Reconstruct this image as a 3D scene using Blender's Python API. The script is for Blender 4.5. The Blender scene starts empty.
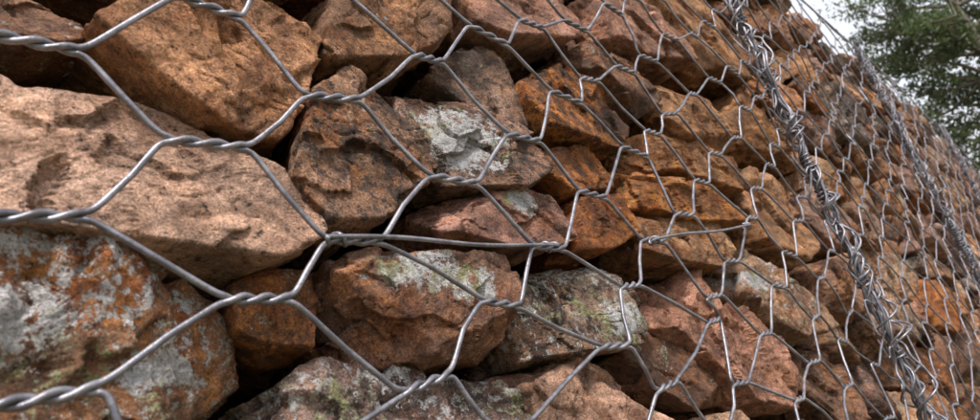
import bpy, bmesh, math, random
import numpy as np
from mathutils import Vector, Matrix
random.seed(7); R=np.random.RandomState(11)
sc=bpy.context.scene
CAMZ=1.2
# ---------------------------------------------------------------- noise
_perm=np.random.RandomState(3).permutation(256); _perm=np.concatenate([_perm,_perm,_perm])
_g=np.random.RandomState(4).normal(size=(256,3)); _g/=np.linalg.norm(_g,axis=1)[:,None]
def perlin(p):
    pi=np.floor(p).astype(int); pf=p-pi; pi&=255
    w=pf*pf*pf*(pf*(pf*6-15)+10); out=0
    for dx in (0,1):
        for dy in (0,1):
            for dz in (0,1):
                h=_perm[_perm[_perm[(pi[:,0]+dx)&255]+((pi[:,1]+dy)&255)]+((pi[:,2]+dz)&255)]
                g=_g[h]; d=pf-np.array([dx,dy,dz])
                ww=(w[:,0] if dx else 1-w[:,0])*(w[:,1] if dy else 1-w[:,1])*(w[:,2] if dz else 1-w[:,2])
                out=out+ww*(g*d).sum(1)
    return out*1.5
def fbm(p,o=3):
    s=0;a=1
    for k in range(o):
        s=s+a*perlin(p*(2.03**k)+k*17.3); a*=.5
    return s
# ---------------------------------------------------------------- mesh helper
def mesh_np(name,V,F,smooth=True):
    me=bpy.data.meshes.new(name)
    V=np.asarray(V,dtype=np.float32);F=np.asarray(F,dtype=np.int32)
    k=F.shape[1]
    me.vertices.add(len(V)); me.vertices.foreach_set('co',V.ravel())
    me.loops.add(F.size); me.loops.foreach_set('vertex_index',F.ravel())
    me.polygons.add(len(F)); me.polygons.foreach_set('loop_start',np.arange(0,F.size,k,dtype=np.int32))
    me.polygons.foreach_set('loop_total',np.full(len(F),k,dtype=np.int32))
    me.polygons.foreach_set('use_smooth',np.full(len(F),smooth))
    me.update(calc_edges=True)
    return me
def obj(name,me,parent=None,mat=None):
    o=bpy.data.objects.new(name,me); sc.collection.objects.link(o)
    if parent: o.parent=parent
    if mat: me.materials.append(mat)
    return o
def empty(name):
    o=bpy.data.objects.new(name,None); sc.collection.objects.link(o); return o
def cattr(me,name,arr):
    a=me.color_attributes.new(name,'FLOAT_COLOR','POINT')
    arr=np.asarray(arr,dtype=np.float32)
    if arr.ndim==1: arr=np.tile(arr,(len(me.vertices),1))
    a.data.foreach_set('color',arr.ravel())
# ---------------------------------------------------------------- shader helper
class NT:
    def __init__(s,name):
        s.m=bpy.data.materials.new(name); s.m.use_nodes=True; s.t=s.m.node_tree; s.t.nodes.clear()
        s.out=s.t.nodes.new('ShaderNodeOutputMaterial'); s.b=s.t.nodes.new('ShaderNodeBsdfPrincipled')
        s.t.links.new(s.b.outputs[0],s.out.inputs[0])
    def n(s,ty,**k):
        x=s.t.nodes.new(ty)
        for a,b in k.items(): setattr(x,a,b)
        return x
    def put(s,sock,v):
        if isinstance(v,bpy.types.NodeSocket): s.t.links.new(v,sock)
        else: sock.default_value=v
    def math(s,op,a,b=0.0,c=0.0,clamp=False):
        x=s.n('ShaderNodeMath',operation=op,use_clamp=clamp); s.put(x.inputs[0],a); s.put(x.inputs[1],b)
        if op in('MULTIPLY_ADD',): s.put(x.inputs[2],c)
        return x.outputs[0]
    def vmath(s,op,a,b):
        x=s.n('ShaderNodeVectorMath',operation=op); s.put(x.inputs[0],a); s.put(x.inputs[1],b); return x.outputs[0]
    def noise(s,v,scale,detail=6,rough=.6,dist=0):
        x=s.n('ShaderNodeTexNoise'); s.put(x.inputs['Vector'],v); x.inputs['Scale'].default_value=scale
        x.inputs['Detail'].default_value=detail; x.inputs['Roughness'].default_value=rough; x.inputs['Distortion'].default_value=dist
        return x.outputs[0]
    def rng(s,v,a,b,c=0.,d=1.,smooth=True):
        x=s.n('ShaderNodeMapRange',interpolation_type='SMOOTHSTEP' if smooth else 'LINEAR')
        for i,q in enumerate((v,a,b,c,d)): s.put(x.inputs[i],q)
        return x.outputs[0]
    def mix(s,f,a,b,mode='MIX'):
        x=s.n('ShaderNodeMix',data_type='RGBA',blend_type=mode); s.put(x.inputs[0],f); s.put(x.inputs[6],a); s.put(x.inputs[7],b); return x.outputs[2]
    def bump(s,h,dist,strength=1.,nrm=None):
        x=s.n('ShaderNodeBump'); x.inputs['Strength'].default_value=strength; x.inputs['Distance'].default_value=dist
        s.put(x.inputs['Height'],h)
        if nrm: s.put(x.inputs['Normal'],nrm)
        return x.outputs[0]
    def attr(s,name):
        x=s.n('ShaderNodeAttribute',attribute_name=name); return x
# stone
N=NT('weathered_sandstone')
tc=N.n('ShaderNodeTexCoord').outputs['Object']
off=N.attr('rnd').outputs['Color']
v=N.vmath('ADD',tc,off)
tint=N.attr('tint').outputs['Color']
sep=N.n('ShaderNodeSeparateColor'); N.put(sep.inputs[0],N.attr('aux').outputs['Color'])
lich,rust,dark=sep.outputs[0],sep.outputs[1],sep.outputs[2]
n1=N.noise(v,13,3,.6); n2=N.noise(v,38,6,.68); n3=N.noise(v,190,5,.75); n4=N.noise(v,750,3,.7)
n5=N.noise(N.vmath('ADD',v,(3.,7.,1.)),26,7,.72); n6=N.noise(N.vmath('ADD',v,(5.,1.,8.)),60,7,.8)
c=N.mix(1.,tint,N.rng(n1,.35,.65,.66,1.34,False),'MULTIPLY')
c=N.mix(1.,c,N.rng(n2,.36,.64,.58,1.45,False),'MULTIPLY')
c=N.mix(N.rng(n6,.50,.62,0,.55),c,N.mix(1.,c,(1.45,1.50,1.6,1),'MULTIPLY'))
rm=N.math('MULTIPLY',N.rng(n5,.46,.57),rust)
c=N.mix(N.math('MULTIPLY',rm,.9),c,N.mix(N.rng(n2,.38,.62),(.36,.115,.038,1),(.60,.28,.09,1)))
dm=N.math('MULTIPLY',N.rng(N.math('ADD',n6,N.math('MULTIPLY',n3,.5)),.73,.82),dark)
dm2=N.math('MULTIPLY',N.rng(N.math('ADD',n1,N.math('MULTIPLY',n3,.4)),.72,.83),dark)
c=N.mix(N.math('MINIMUM',N.math('MULTIPLY',N.math('MAXIMUM',dm,dm2),1.25),.92),c,(.055,.043,.040,1))
c=N.mix(1.,c,N.rng(n3,.36,.64,.56,1.44,False),'MULTIPLY')
c=N.mix(1.,c,N.rng(n4,.36,.64,.66,1.34,False),'MULTIPLY')
c=N.mix(N.math('MULTIPLY',N.rng(n3,.41,.35),.85),c,(.03,.02,.018,1))
hs=N.n('ShaderNodeHueSaturation'); hs.inputs['Hue'].default_value=.4965; hs.inputs['Saturation'].default_value=1.07; hs.inputs['Value'].default_value=1.17; N.put(hs.inputs['Color'],c); c=hs.outputs[0]
ln=N.math('SUBTRACT',N.noise(N.vmath('ADD',v,(1.,2.,9.)),95,7,.85),N.rng(lich,0,1,.64,.41,False))
lm=N.rng(ln,0.,.02)
lcol=N.mix(N.rng(N.math('ADD',n5,N.math('MULTIPLY',lich,.13)),.48,.60),(.46,.45,.22,1),(.80,.78,.78,1))
lcol=N.mix(1.,lcol,N.rng(n4,.36,.64,.6,1.15,False),'MULTIPLY')
c=N.mix(lm,c,lcol)
N.put(N.b.inputs['Base Color'],c); N.b.inputs['Roughness'].default_value=.85
N.b.inputs['Specular IOR Level'].default_value=.35
b=N.bump(n6,.014,.9); b=N.bump(n3,.0065,1.,b); b=N.bump(n4,.0015,.9,b); b=N.bump(lm,.0008,.7,b)
N.put(N.b.inputs['Normal'],b)
M_STONE=N.m
# wire
N=NT('galvanised_wire')
tc=N.n('ShaderNodeTexCoord').outputs['Object']
a=N.noise(tc,90,5,.6); b_=N.noise(tc,700,4,.7)
c=N.mix(N.rng(a,.35,.65),(.16,.158,.185,1),(.30,.295,.33,1))
c=N.mix(N.rng(b_,.53,.64,0,.65),c,(.11,.09,.085,1))
N.put(N.b.inputs['Base Color'],c); N.b.inputs['Metallic'].default_value=.6
N.put(N.b.inputs['Roughness'],N.rng(a,.3,.7,.30,.5,False))
N.put(N.b.inputs['Normal'],N.bump(b_,.0003,.7)); M_WIRE=N.m
# leaves, bark, ground
N=NT('eucalypt_leaves'); c=N.attr('tint').outputs['Color']; N.put(N.b.inputs['Base Color'],c)
N.b.inputs['Roughness'].default_value=.55
tr=N.n('ShaderNodeBsdfTranslucent'); N.put(tr.inputs[0],c); mx=N.n('ShaderNodeMixShader'); mx.inputs[0].default_value=.35
N.t.links.new(N.b.outputs[0],mx.inputs[1]); N.t.links.new(tr.outputs[0],mx.inputs[2]); N.t.links.new(mx.outputs[0],N.out.inputs[0]); M_LEAF=N.m
N=NT('tree_bark'); tc=N.n('ShaderNodeTexCoord').outputs['Object']; a=N.noise(tc,6,6,.7)
N.put(N.b.inputs['Base Color'],N.mix(a,(.07,.055,.045,1),(.20,.17,.14,1))); N.b.inputs['Roughness'].default_value=.9; N.put(N.b.inputs['Normal'],N.bump(a,.03)); M_BARK=N.m
N=NT('dry_grass_ground'); tc=N.n('ShaderNodeTexCoord').outputs['Object']; a=N.noise(tc,.6,8,.65); b_=N.noise(tc,25,6,.7)
c=N.mix(N.rng(a,.4,.6),(.10,.12,.04,1),(.22,.17,.10,1)); c=N.mix(1.,c,N.rng(b_,.3,.7,.5,1.3,False),'MULTIPLY')
N.put(N.b.inputs['Base Color'],c); N.b.inputs['Roughness'].default_value=.95; N.put(N.b.inputs['Normal'],N.bump(b_,.03)); M_GROUND=N.m
# ---------------------------------------------------------------- ico templates
ICO={}
def ico(l):
    if l not in ICO:
        bm=bmesh.new(); bmesh.ops.create_icosphere(bm,subdivisions=l,radius=1)
        V=np.array([q.co[:] for q in bm.verts]); F=np.array([[w.index for w in f.verts] for f in bm.faces]); bm.free(); ICO[l]=(V,F)
    return ICO[l]
def hull(P):
    P=sorted(set(map(tuple,P)))
    def half(P):
        h=[]
        for p in P:
            while len(h)>=2 and (h[-1][0]-h[-2][0])*(p[1]-h[-2][1])-(h[-1][1]-h[-2][1])*(p[0]-h[-2][0])<=0: h.pop()
            h.append(p)
        return h
    a=half(P); b=half(P[::-1]); return np.array(a[:-1]+b[:-1])
def area(P):
    x,y=P[:,0],P[:,1]; return .5*abs(np.dot(x,np.roll(y,-1))-np.dot(y,np.roll(x,-1)))
def centroid(P):
    x,y=P[:,0],P[:,1]; x2,y2=np.roll(x,-1),np.roll(y,-1); c=x*y2-x2*y; A=c.sum()/2
    return np.array([((x+x2)*c).sum()/6/A,((y+y2)*c).sum()/6/A])
WALL=empty('gabion_stone_wall')
def rock(poly,y0,thick,tx,tz,lvl,tint,aux,patches=(),amp=1.,seed=0,p=60,nch=3):
    rs=np.random.RandomState(seed)
    H=hull(poly); c2=centroid(H); ext=H.max(0)-H.min(0); size=math.sqrt(area(H))
    c=np.array([c2[0],y0+thick*.5,c2[1]])
    pl=[]
    for k in range(len(H)):
        a,b=H[k],H[(k+1)%len(H)]; e=b-a; L=np.linalg.norm(e)
        if L<.004: continue
        m=np.array([e[1],-e[0]])/L   # outward for ccw
        sl=rs.uniform(-.10,.10)
        nn=np.array([m[0],-sl,m[1]]); nn/=np.linalg.norm(nn)
        pl.append((nn,np.array([a[0],y0+thick*.10,a[1]])))
    fn=np.array([-tx,-1,tz]); fn/=np.linalg.norm(fn); pl.append((fn,np.array([c[0],y0,c[2]])))
    for q in range(nch):
        an=rs.uniform(0,6.28) if q else rs.uniform(.9,2.2); s=rs.uniform(.4,1.8)
        nn=fn+np.array([math.cos(an)*s,0,math.sin(an)*s*.9]); nn/=np.linalg.norm(nn)
        f=rs.uniform(.27,.45)
        base=np.array([c[0]+math.cos(an)*ext[0]*f,y0,c[2]+math.sin(an)*ext[1]*f])
        base[1]=y0-(fn[0]*(base[0]-c[0])+fn[2]*(base[2]-c[2]))/fn[1]
        pl.append((nn,base))
    for q in range(3):
        nn=np.array([rs.uniform(-.4,.4),1,rs.uniform(-.4,.4)]); nn/=np.linalg.norm(nn)
        pl.append((nn,np.array([c[0],y0+thick,c[2]])))
    V,F=ico(lvl)
    D=V*np.array([ext[0]*.5,thick*.5,ext[1]*.5]); D/=np.linalg.norm(D,axis=1)[:,None]
    inv=np.zeros(len(D))
    for nn,pp in pl:
        d=max(float(nn@(pp-c)),.012); t=np.maximum(D@nn,0)/d
        inv+=(t*.05)**p
    r=1./(inv**(1./p)/.05)
    P=c+D*r[:,None]
    off=rs.uniform(-40,40,3)
    ax=rs.normal(size=3)*np.array([.2,.25,1]); ax/=np.linalg.norm(ax)
    d=fbm((P+off)*15,2)*.0022*amp
    d+=np.clip(fbm((P+off)*50,3),-.6,.6)*.0014*amp
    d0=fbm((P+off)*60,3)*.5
    if lvl>=5:
        # broken facets
        Q=P+np.c_[perlin((P+off)*55),perlin((P-off)*55),perlin((P+off+9)*55)]*.006
        fac=0
        for K,sl in ((14,.12),(110,.14)):
            cp=c+rs.uniform(-.55,.55,(K,3))*np.array([ext[0],thick,ext[1]]); gv=rs.normal(size=(K,3))*sl
            best=np.full(len(P),9.); idx=np.zeros(len(P),int)
            for k in range(K):
                dd=((Q-cp[k])**2).sum(1); mk=dd<best; best[mk]=dd[mk]; idx[mk]=k
            fac=fac+np.clip(((Q-cp[idx])*gv[idx]).sum(1),-.0035,.0035)
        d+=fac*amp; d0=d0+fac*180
        s=(P@ax)*60+fbm((P+off)*20,2)*2.0
        st=np.abs((s%1.)-.5)*2; lay=(np.clip(st*4,0,1)-1)*np.clip(perlin((P+off)*22)*2+.5,0,1)
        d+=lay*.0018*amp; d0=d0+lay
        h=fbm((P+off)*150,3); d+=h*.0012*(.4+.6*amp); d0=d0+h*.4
    P=P+D*(d*np.clip(size/.11,.6,1.4))[:,None]
    P[:,1]+=max(0.,.0075-P[:,1].min())      # every stone stays behind the mesh
    me=mesh_np('stone',P,F)
    me.validate()
    aux=np.tile(np.array([aux[0],aux[1],aux[2],1.]),(len(P),1))
    up=np.clip((P[:,2]-c[2])/ext[1],-.5,.5); aux[:,0]+=up*.2
    for (px,pz,rx,rz) in patches:
        g=np.exp(-(((P[:,0]-px)/rx)**2+((P[:,2]-pz)/rz)**2)**1.5*1.1); aux[:,0]=np.maximum(aux[:,0],g)
    w=np.clip(1+d0*.22,.6,1.3)              # cavity shading multiplied into the tint: hollows darker, high spots paler
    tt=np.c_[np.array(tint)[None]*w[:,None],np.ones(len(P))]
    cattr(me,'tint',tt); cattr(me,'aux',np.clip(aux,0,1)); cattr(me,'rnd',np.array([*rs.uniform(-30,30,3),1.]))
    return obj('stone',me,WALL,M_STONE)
TAN=(.50,.285,.16);BEIGE=(.51,.34,.235);PINK=(.48,.27,.195);RUST=(.40,.17,.075);ORANGE=(.48,.225,.095);BROWN=(.28,.155,.10);GREY=(.28,.22,.19)
# wall coordinates in mm (x along the wall, z relative to eye height); y0, thick, tilt x, tilt z, tint, (lichen,rust,dark)
ST=[
("-60,262 89,263 72,230 58,220 -60,212",.035,.12,0,.3,BROWN,(.35,.3,.3),7),
("66,229 94,262 212,310 202,263 179,216 173,191 161,180 136,181 95,205 74,220",.012,.15,-.10,-.05,(.52,.285,.165),(.05,.35,.15),7),
("-60,212 52,213 78,203 135,178 158,167 182,141 173,123 140,106 128,108 83,136 57,143 -60,140",.010,.16,.03,.24,(.53,.35,.26),(.12,.18,.12),7),
("-70,130 60,142 83,135 105,119 123,89 134,52 125,45 101,36 61,0 -70,0",.010,.15,.02,.08,(.33,.18,.105),(.52,.8,.4),7),
("192,222 215,245 264,264 293,260 287,211 266,169 231,142 210,131 180,127 167,142 164,160 176,191",.014,.14,-.05,.12,(.36,.215,.14),(.15,.5,.8),7),
("268,259 302,262 347,255 398,212 394,185 357,170 274,163 259,191",.016,.14,.12,.22,(.38,.24,.18),(.12,.25,.8),7),
("215,314 343,365 333,315 310,293 265,265 204,245 197,254",.022,.14,0,.05,(.44,.26,.165),(.12,.4,.4),7),
("307,282 363,327 394,318 396,266 392,228 370,219 343,258",.034,.12,.2,.1,(.33,.22,.165),(.2,.3,.7),6),
("349,368 585,463 594,422 507,359 403,324 354,327",.026,.14,0,.2,PINK,(.15,.3,.4),6),
("397,282 505,336 579,321 581,277 539,233 479,233 407,233 389,254",.012,.13,-.08,.12,(.45,.20,.085),(.1,.85,.8),7),
("409,223 495,232 519,214 489,183 420,172 399,191",.022,.12,0,.12,(.45,.195,.08),(.1,.8,.6),6),
("426,170 512,186 500,138 452,121 392,118 421,144",.018,.12,0,.0,(.44,.18,.075),(.1,.9,.4),6),
("265,160 335,172 432,168 419,135 357,115 315,116 263,127 257,142",.012,.13,0,.2,(.43,.24,.18),(.14,.35,.55),7),
("180,115 215,121 314,114 315,83 298,43 248,46 188,59 176,71 174,93",.014,.14,.03,.10,(.42,.235,.16),(.12,.45,.5),7),
("131,103 157,114 177,113 177,88 169,64 145,68 129,78",.034,.11,0,.1,(.38,.17,.085),(.15,.65,.6),6),
("318,88 361,111 445,109 503,85 491,54 421,38 349,43 311,40 306,62",.012,.14,.05,.25,(.36,.255,.19),(.46,.3,.8),7),
("115,31 147,49 171,60 201,56 263,42 310,24 315,-10 198,-50 113,-50",.018,.14,.0,.3,(.31,.215,.18),(.46,.25,.7),7),
("303,31 347,38 446,32 472,1 451,-80 310,-80",.012,.14,0,.10,(.53,.33,.235),(.10,.3,.2),7),
("511,112 603,104 670,59 745,9 752,-20 681,-50 591,-29 527,29 491,67",.010,.14,-.05,.15,(.55,.30,.21),(.12,.3,.25),7),
("449,42 496,56 543,25 587,-26 507,-22 477,2",.030,.12,.1,.2,BROWN,(.25,.3,.5),6),
("660,113 801,137 877,97 899,21 783,15 666,68",.016,.13,0,.2,(.45,.275,.175),(.42,.45,.5),6),
("506,161 567,171 758,156 646,102 530,114 493,123",.018,.12,0,.2,TAN,(.3,.5,.45),6),
("532,221 658,209 807,201 781,165 617,154 520,170",.016,.12,0,.1,ORANGE,(.1,.7,.4),6),
("508,353 576,388 653,375 670,322 609,285 582,309 547,333",.022,.13,0,.2,BROWN,(.2,.4,.6),6),
("659,355 799,364 890,328 844,277 676,268 639,299",.014,.13,0,.15,TAN,(.1,.5,.4),6),
("591,272 636,277 846,262 815,208 684,214 573,227",.018,.13,0,.1,(.46,.25,.13),(.1,.6,.4),6),
("597,468 780,542 853,477 846,427 667,379 586,395",.016,.13,0,.15,PINK,(.2,.3,.4),6),
("799,550 1130,684 1076,485 1001,425 861,426",.018,.14,0,.15,TAN,(.15,.4,.4),6),
("1024,450 1057,399 1081,316 960,281 891,304 904,357",.016,.14,0,.15,(.44,.24,.12),(.1,.4,.5),6),
("885,270 1009,270 1045,161 898,116 808,145 807,193",.014,.14,0,.15,TAN,(.15,.4,.4),6),
("490,-22 588,-32 624,-67 573,-83 462,-59",.016,.12,0,.3,BEIGE,(.1,.2,.2),6),
("779,11 891,15 929,-48 919,-97 809,-101 755,-37",.020,.12,0,.3,BROWN,(.2,.4,.5),6),
]
PATCH={5:[(.306,.208,.048,.040)],4:[(.290,.205,.02,.025)],13:[(.240,.103,.046,.017),(.272,.092,.026,.014)],12:[(.348,.158,.018,.02)],15:[(.43,.062,.05,.02)],3:[(.09,.06,.022,.012),(.035,.085,.03,.018)],20:[(.72,.09,.04,.02)]}
AMP={1:.8,2:.65,18:.85,17:.85}
SCL={2:1.0,4:1.0,5:1.02}
manual=[]
for k,(s,y0,th,tx,tz,col,aux,lv) in enumerate(ST):
    P=np.array([[float(q) for q in t.split(',')] for t in s.split()])/1000.; P[:,1]+=CAMZ
    cc=centroid(hull(P)); P=cc+(P-cc)*SCL.get(k,.97)
    manual.append(hull(P))
    pt=[(a,b+CAMZ,c_,d_) for a,b,c_,d_ in PATCH.get(k,[])]
    rock(P,y0,th,tx,tz,lv,col,aux,pt,AMP.get(k,1.),100+k,110 if lv==7 else 80)
# generic stones filling the rest
def inside(H,p,m=0.):
    for k in range(len(H)):
        a,b=H[k],H[(k+1)%len(H)]; e=b-a
        if (e[0]*(p[1]-a[1])-e[1]*(p[0]-a[0]))/max(np.linalg.norm(e),1e-6)<-m: return False
    return True
msamp=[]
for H in manual:
    lo,hi=H.min(0),H.max(0)
    for x in np.arange(lo[0],hi[0],.022):
        for z in np.arange(lo[1],hi[1],.022):
            if inside(H,(x,z)): msamp.append((x,z))
    for k in range(len(H)):
        for t in (0,.33,.66): msamp.append(tuple(H[k]*(1-t)+H[(k+1)%len(H)]*t))
msamp=np.array(msamp)
def ztop(x): return CAMZ+np.interp(x,[-1,1.6,2.25,2.6,3.15,3.9,7],[.84,.826,.804,.78,.715,.624,.45])
def clip(P,p,q):
    mid=(p+q)/2; n=q-p; out=[]
    for k in range(len(P)):
        a,b=P[k],P[(k+1)%len(P)]; da=(a-mid)@n; db=(b-mid)@n
        if da<=0: out.append(a)
        if (da<0<db) or (db<0<da): out.append(a+(b-a)*da/(da-db))
    return np.array(out)
PAL=[TAN,TAN,BEIGE,PINK,RUST,(.44,.225,.12),(.47,.25,.14),BROWN,GREY,(.42,.25,.17),(.37,.215,.15),(.33,.20,.15),(.30,.19,.155)]
def fill(x0,x1,z0,cw,ch,rs,avoid,yb,yj,thick,lvlf,dim=1.,shr=.915):
    seeds=[];r=0;z=z0
    while z<2.15:
        x=x0+(r%2)*cw/2
        while x<x1:
            p=np.array([x+rs.uniform(-.38,.38)*cw,z+rs.uniform(-.32,.32)*ch])
            if p[1]<ztop(p[0])+.01: seeds.append(p)
            x+=cw
        z+=ch; r+=1
    seeds=np.array(seeds)
    if avoid is not None:
        d=np.min(np.linalg.norm(seeds[:,None]-avoid[None],axis=2),axis=1)
        seeds=seeds[d>.035]; allp=np.vstack([seeds,avoid])
    else: allp=seeds
    sx=ch/cw*1.1; A=allp*np.array([sx,1])
    for k,p in enumerate(seeds):
        a=A[k]; dd=np.linalg.norm(A-a,axis=1); near=np.argsort(dd)[1:60]; near=[i for i in near if dd[i]<ch*3.2]
        P=np.array([[-1,-1],[1,-1],[1,1],[-1,1]])*np.array([cw*.95*sx,ch*.95])+a
        for i in near:
            P=clip(P,a,A[i])
            if len(P)<3: break
        if len(P)<3: continue
        P=P/np.array([sx,1]); P[:,1]=np.clip(P[:,1],.0,ztop(p[0])+.045)
        if area(P)<.0012: continue
        cc=P.mean(0); P=cc+(P-cc)*shr
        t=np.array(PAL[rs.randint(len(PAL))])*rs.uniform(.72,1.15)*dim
        rock(P,yb+rs.uniform(0,yj),thick*rs.uniform(.85,1.2),rs.uniform(-.3,.3),rs.uniform(-.1,.35),lvlf(cc),t,(rs.uniform(0,.42),rs.uniform(.1,.7),rs.uniform(.1,.9)),(),1.,rs.randint(1<<30),70)
lv=lambda c:(6 if (c[0]<1.5 and c[1]>1.0 and c[0]>0) else 5 if (c[0]<2.6 and c[1]>1.) else 4)
fill(-.7,6.6,.05,.160,.090,np.random.RandomState(5),msamp,.008,.042,.13,lv)
fill(-.6,3.2,.10,.135,.095,np.random.RandomState(6),None,.155,.03,.10,lambda c:5 if (c[0]<1. and c[1]>1.) else 3,.36)  # rear layer: tint dimmed so gap shade is painted into its colour
# core of the wall, its dark tint painting shade behind the gaps
xs=np.linspace(-.7,6.6,60); V=[];F=[]
for x in xs:
    zt=ztop(x)-.05
    V+= [(x,.21,0),(x,.21,zt),(x,.95,zt),(x,.95,0)]
for k in range(len(xs)-1):
    a=4*k
    for q in range(3): F.append((a+q,a+q+1,a+q+5,a+q+4))
F.append((0,3,2,1)); e=4*(len(xs)-1); F.append((e,e+1,e+2,e+3))
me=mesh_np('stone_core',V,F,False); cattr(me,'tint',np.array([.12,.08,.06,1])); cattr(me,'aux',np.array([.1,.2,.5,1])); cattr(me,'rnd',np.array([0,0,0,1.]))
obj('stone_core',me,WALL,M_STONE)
# ---------------------------------------------------------------- wires
class Tubes:
    def __init__(s): s.V=[];s.F=[];s.n=0
    def add(s,P,r,sides=8):
        P=np.asarray(P,float)
        T=np.gradient(P,axis=0); T/=np.linalg.norm(T,axis=1)[:,None]+1e-12
        Nn=np.zeros_like(P); ref=np.array([0,1,0.]) if abs(T[0][1])<.9 else np.array([1,0,0.])
        v=ref-T[0]*(T[0]@ref); v/=np.linalg.norm(v); Nn[0]=v
        for k in range(1,len(P)):
            v=Nn[k-1]-T[k]*(T[k]@Nn[k-1]); Nn[k]=v/np.linalg.norm(v)
        B=np.cross(T,Nn); a=np.arange(sides)*2*math.pi/sides
        ring=P[:,None]+r*(np.cos(a)[None,:,None]*Nn[:,None]+np.sin(a)[None,:,None]*B[:,None])
        s.V.append(ring.reshape(-1,3)); m=len(P)
        i=np.arange(m-1)[:,None]*sides; j=np.arange(sides)[None]; j2=(j+1)%sides
        s.F.append((np.stack([i+j,i+j2,i+sides+j2,i+sides+j],-1).reshape(-1,4))+s.n); s.n+=m*sides
    def obj(s,name,parent=None): return obj(name,mesh_np(name,np.vstack(s.V),np.vstack(s.F)),parent,M_WIRE)
def chaikin(P,n=1):
    P=np.asarray(P,float)
    for _ in range(n):
        Q=np.empty((2*len(P),3)); Q[0]=P[0];Q[-1]=P[-1]
        Q[1:-1:2]=P[:-1]*.75+P[1:]*.25; Q[2:-1:2]=P[:-1]*.25+P[1:]*.75; P=Q
    return P
NODE={(0,0):(112,160),(-1,-1):(43,198),(-1,1):(43,118),(1,-1):(185,201),(1,1):(180,111),(0,2):(124,81),(2,0):(261,155),(1,3):(208,34),(2,2):(278,74),(3,1):(336,111),(2,-2):(266,249),(3,-1):(345,200),(3,3):(376,38),(4,0):(413,160),(4,-2):(425,256),(0,-2):(121,245),(3,-3):(339,292),(5,-1):(518,218),(5,1):(491,124),(4,2):(424,82),(5,3):(548,48),(-1,3):(45,49)}
rw=.00150
nodes={}
rs=np.random.RandomState(21)
for i in range(-8,86):
    for j in range(-24,31):
        if (i+j)%2: continue
        x=.112+i*.0755; z=CAMZ+.160-j*.0403
        jit=rs.normal(size=3)
        if (i,j) in NODE: x,z=NODE[(i,j)][0]/1000,NODE[(i,j)][1]/1000+CAMZ
        else:
            wv=perlin(np.array([[x*1.7,z*1.7,3.],[x*1.7,z*1.7,9.]]))
            x+=jit[0]*.008+wv[0]*.03; z+=jit[1]*.0065+wv[1]*.02
        if z<.02 or z>ztop(x)-.012: continue
        y=-.002+perlin(np.array([[x*5,z*5,1.]]))[0]*.012+jit[2]*.002
        y=min(y,.003)
        if i<=3: y=max(y,-.004)
        an=rs.normal()*.09
        nodes[(i,j)]=(np.array([x,y,z]),np.array([math.cos(an),rs.normal()*.04,math.sin(an)]),rs.uniform(.0150,.021))
W=Tubes()
def endp(nd,sx,sz):
    P,t,L=nd; return P+t*L*sx*1.06+np.array([0,0,1])*rw*sz*1.3
bow={}
for (i,j),nd in nodes.items():
    P,t,L=nd; x=P[0]; zr=P[2]-CAMZ
    near=(x<1.1 and zr>-.15); mid=(x<2.4 and zr>-.3)
    sides=10 if near else 6 if mid else 4; nh=20 if near else 10 if mid else 7
    mids={}
    for sx in(-1,1):
        for sz in(-1,1):
            q=(i+sx,j-sz); S=endp(nd,sx,sz)
            key=tuple(sorted([(i,j),q]))
            if q in nodes:
                E=endp(nodes[q],-sx,-sz)
                if key not in bow: bow[key]=np.random.RandomState(abs(hash(key))%100000).normal(size=3)*np.array([.0012,.0010,.0014])
                mids[(sx,sz)]=(S+E)/2+bow[key]
            else: mids[(sx,sz)]=S+np.array([sx*.016,0,sz*.016])
    B=np.array([-t[2],0,t[0]]); Y=np.array([0,1,0.])
    for s in(1,-1):
        M0=mids[(-1,s)]; M1=mids[(1,-s)]; S0=endp(nd,-1,s); S1=endp(nd,1,-s)
        u=np.linspace(-1,1,nh); th=math.pi/2*s-(u+1)/2*math.pi*3
        hx=P+t*(u*L*.92)[:,None]+rw*1.02*(np.sin(th)[:,None]*B+np.cos(th)[:,None]*Y)
        a=[M0,M0*.55+S0*.45,M0*.08+S0*.92]; b=[M1*.08+S1*.92,M1*.55+S1*.45,M1]
        W.add(chaikin(np.vstack([a,hx,b]),1 if not near else 2),rw,sides)
W.obj('hexagonal_wire_mesh')
def helix(p0,p1,rad,pitch,rs,jr=.3,step=14,wob=.003):
    L=np.linalg.norm(np.array(p1)-p0); n=int(L/pitch*step); u=np.linspace(0,1,n); P=np.array(p0)+(np.array(p1)-p0)*u[:,None]
    d=(np.array(p1)-p0)/L; A=np.array([0,-1,0.]); B=np.cross(d,A)
    ph=rs.uniform(0,6.28); th=ph+u*L/pitch*6.283+3*perlin(np.c_[u*L*14,np.zeros(n),np.full(n,ph)])
    rr=rad*(1+jr*2*perlin(np.c_[u*L*25,np.full(n,ph),np.zeros(n)]))
    w=np.c_[perlin(np.c_[u*L*9,np.full(n,ph+3),np.zeros(n)]),perlin(np.c_[u*L*9,np.full(n,ph+9),np.zeros(n)]),np.zeros(n)]*wob*2
    return P+rr[:,None]*(np.cos(th)[:,None]*A+np.sin(th)[:,None]*B)+w
rs=np.random.RandomState(9)
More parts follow.
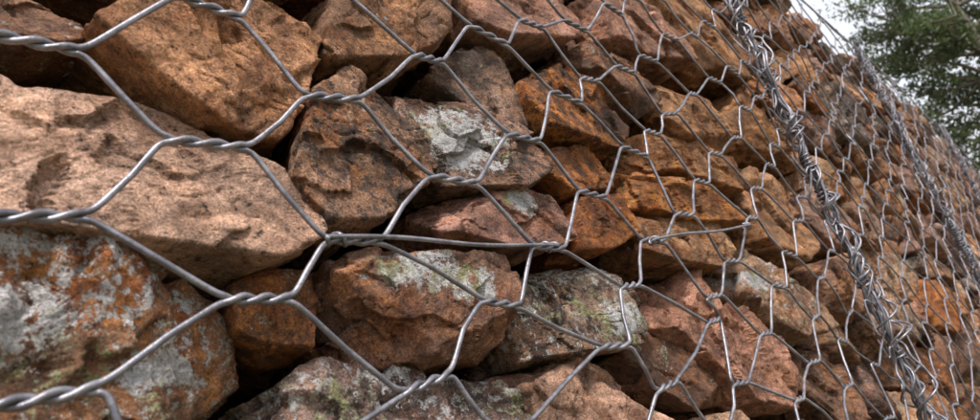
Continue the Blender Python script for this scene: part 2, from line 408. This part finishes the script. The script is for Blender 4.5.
for si,x in enumerate((1.01,2.04,3.08,4.1)):
    S=Tubes(); zt=float(ztop(x)); sd=8 if si==0 else 5; z0=.02
    for dx,dy in((-.006,-.008),(.006,-.010),(0,-.016),(-.002,-.012)):
        S.add(helix((x+dx,dy,z0),(x+dx*.5,dy,zt),.0050,.13,rs,.6,18,.007),.0021,sd)
    for rad,pit in((.0090,.070),(.011,.095),(.0085,.052),(.012,.12),(.010,.15)):
        S.add(helix((x,-.012,z0),(x,-.012,zt),rad,pit,rs,.7,26,.007),.0016,sd)
    # short tight wraps of the mesh ends
    for q in range(26 if si<2 else 12):
        z=rs.uniform(.9 if si else .05,zt-.05); l=rs.uniform(.014,.03)
        S.add(helix((x+rs.uniform(-.005,.005),-.011,z),(x+rs.uniform(-.005,.005),-.011,z+l),.0080,.0070,rs,.15,12,.001),.0015,sd-1)
    for q in range(46 if si<2 else 16):
        z=rs.uniform(.05 if si else .9,zt-.02); sdx=rs.choice([-1,1]); l=rs.uniform(.012,.045)
        P=[(x+rs.uniform(-.006,.006),-.012,z)]
        for k in range(1,5): P.append((x+sdx*l*k/4+rs.normal()*.002,-.017+rs.normal()*.003+.004*k,z+rs.normal()*.004+(k*.006*rs.choice([-1,1]))))
        S.add(chaikin(P,2),.0014,sd-1)
    S.obj('twisted_wire_seam')
# selvage wires along the top
S=Tubes()
for k in range(2):
    xs=np.linspace(-.7,6.5,500); P=np.c_[xs,-.002+.006*perlin(np.c_[xs*5,xs*0,xs*0+k]),ztop(xs)+.006*perlin(np.c_[xs*4,xs*0+5,xs*0+k])+k*.004]
    S.add(P,.0022,5)
S.obj('selvage_wire')
# bracing tie wires
def tie(p0,p1):
    S=Tubes(); p0=np.array(p0);p1=np.array(p1); n=24; u=np.linspace(0,1,n)[:,None]; L=p1-p0
    body=p0+L*u+np.c_[np.zeros(n),-.001*np.sin(u[:,0]*9),.0016*np.sin(u[:,0]*5+1)*np.sin(u[:,0]*math.pi)]
    d=L/np.linalg.norm(L)
    def coil(c,sg):  # tail wound back along the mesh twist
        t=np.linspace(0,1,24)[:,None]; a=t*6.283*1.25
        return c-d*sg*t*.012+np.array([0,1,0])*((1-np.cos(a))*.0034)+np.array([0,0,1])*np.sin(a)*.0030*sg
    P=np.vstack([coil(p0,-1)[::-1],body[1:-1],coil(p1,1)])
    S.add(chaikin(P,1),.0013,8); return S.obj('bracing_tie_wire')
tie((.162,-.0055,CAMZ+.1115),(.345,-.0055,CAMZ+.112))
tie((.476,-.0065,CAMZ+.121),(.700,-.0065,CAMZ+.147))
# ---------------------------------------------------------------- ground
n=60; g=np.sign(np.linspace(-1,1,n))*np.abs(np.linspace(-1,1,n))**3*1500
X,Y=np.meshgrid(g,g); Z=np.where((abs(X)>8)|(abs(Y)>4),perlin(np.c_[X.ravel()*.02,Y.ravel()*.02,X.ravel()*0]).reshape(X.shape)*.4-.25,0.)
V=np.c_[X.ravel(),Y.ravel(),Z.ravel()]; i=np.arange(n-1); a=(i[:,None]*n+i[None]).ravel()
obj('ground',mesh_np('ground',V,np.stack([a,a+1,a+n+1,a+n],-1)),None,M_GROUND)
# ---------------------------------------------------------------- tree
TREE=empty('eucalyptus_tree'); rs=np.random.RandomState(33)
base=np.array([20.5,-.15,-.4])
class BT(Tubes):
    def taper(s,P,r0,r1,sides=7):
        s.add(P,1.,sides); V=s.V[-1].reshape(len(P),sides,3); c=np.asarray(P)[:,None]; r=np.linspace(r0,r1,len(P))[:,None,None]; s.V[-1]=(c+(V-c)*r).reshape(-1,3)
T=BT(); cl=[]
tr=np.array([base+np.array([.15*math.sin(k*.7),.12*math.sin(k*.9+1),k*.77]) for k in range(13)])
T.taper(tr,.24,.06,10)
for q in range(54):
    k=rs.randint(3,13); p=tr[k].copy(); an=rs.uniform(0,6.28); el=rs.uniform(-.05,.8); d=np.array([math.cos(an)*math.cos(el),math.sin(an)*math.cos(el),math.sin(el)])
    L=rs.uniform(1.8,3.6)*(1.1-abs(k-6)*.03); P=[p]
    for m in range(7): d=d+rs.normal(size=3)*.16; d/=np.linalg.norm(d); P.append(P[-1]+d*L/7)
    T.taper(np.array(P),.065,.012,6)
    for m in range(3,8):
        for w in range(2):
            d2=rs.normal(size=3); d2[2]=abs(d2[2])*.5; d2/=np.linalg.norm(d2); l2=rs.uniform(.3,.9); e=P[m]+d2*l2
            T.taper(np.array([P[m],P[m]*.5+e*.5+rs.normal(size=3)*.05,e]),.016,.005,4); cl.append(e)
obj('trunk_and_limbs',mesh_np('trunk_and_limbs',np.vstack(T.V),np.vstack(T.F)),TREE,M_BARK)
V=[];C=[]
for e in cl:
    m=rs.randint(50,150); c=e+rs.normal(size=(m,3))*np.array([.22,.22,.18])*rs.uniform(.7,1.2)
    a=rs.normal(size=(m,3)); a[:,2]-=.6; a/=np.linalg.norm(a,axis=1)[:,None]; b=np.cross(a,rs.normal(size=(m,3))); b/=np.linalg.norm(b,axis=1)[:,None]
    l=rs.uniform(.05,.11,m)[:,None]; w=l*.34
    V.append(np.stack([c-a*l,c+b*w,c+a*l,c-b*w],1).reshape(-1,3))
    col=np.array([.056,.084,.032])*rs.uniform(.45,1.6)*rs.uniform(.7,1.3,(m,1)); col=col+np.array([.016,.008,.0])*rs.uniform(0,1,(m,1))
    C.append(np.repeat(np.c_[col,np.ones(m)],4,0))
V=np.vstack(V);C=np.vstack(C); me=mesh_np('leaves',V,np.arange(len(V)).reshape(-1,4),False); cattr(me,'tint',C); obj('leaves',me,TREE,M_LEAF)
# ---------------------------------------------------------------- light
Sd=Vector((-.45,-.50,1.1)).normalized()
w=bpy.data.worlds.new('World'); sc.world=w; w.use_nodes=True; nt=w.node_tree; bg=nt.nodes['Background']
sk=nt.nodes.new('ShaderNodeTexSky'); sk.sky_type='NISHITA'; sk.sun_disc=False; sk.sun_elevation=math.asin(Sd.z); sk.sun_rotation=math.atan2(Sd.x,Sd.y)
sk.dust_density=4; sk.air_density=1.2
mx=nt.nodes.new('ShaderNodeMix'); mx.data_type='RGBA'; mx.inputs[0].default_value=.65; mx.inputs[7].default_value=(10.5,10.5,10.9,1)
nt.links.new(sk.outputs[0],mx.inputs[6]); nt.links.new(mx.outputs[2],bg.inputs[0]); bg.inputs[1].default_value=.135
ld=bpy.data.lights.new('sun','SUN'); ld.energy=5.0; ld.angle=math.radians(11); ld.color=(1,.95,.89)
lo=bpy.data.objects.new('sun',ld); sc.collection.objects.link(lo); lo.rotation_euler=Sd.to_track_quat('Z','Y').to_euler()
# ---------------------------------------------------------------- camera
cd=bpy.data.cameras.new('camera'); co=bpy.data.objects.new('camera',cd); sc.collection.objects.link(co); sc.camera=co
x=Vector((.708,-.6628,-.245)).normalized(); z=Vector((-.7033,-.6281,-.3333)); z=(z-x*z.dot(x)).normalized(); y=z.cross(x)
m=Matrix((x,y,z)).transposed().to_4x4(); m.translation=Vector((0,-.26,CAMZ)); co.matrix_world=m
cd.sensor_width=36; cd.lens=23.0; cd.clip_start=.01; cd.clip_end=4000
cd.dof.use_dof=True; cd.dof.focus_distance=.46; cd.dof.aperture_fstop=13
sc.view_settings.view_transform='Standard'; sc.view_settings.look='None'; sc.view_settings.exposure=0
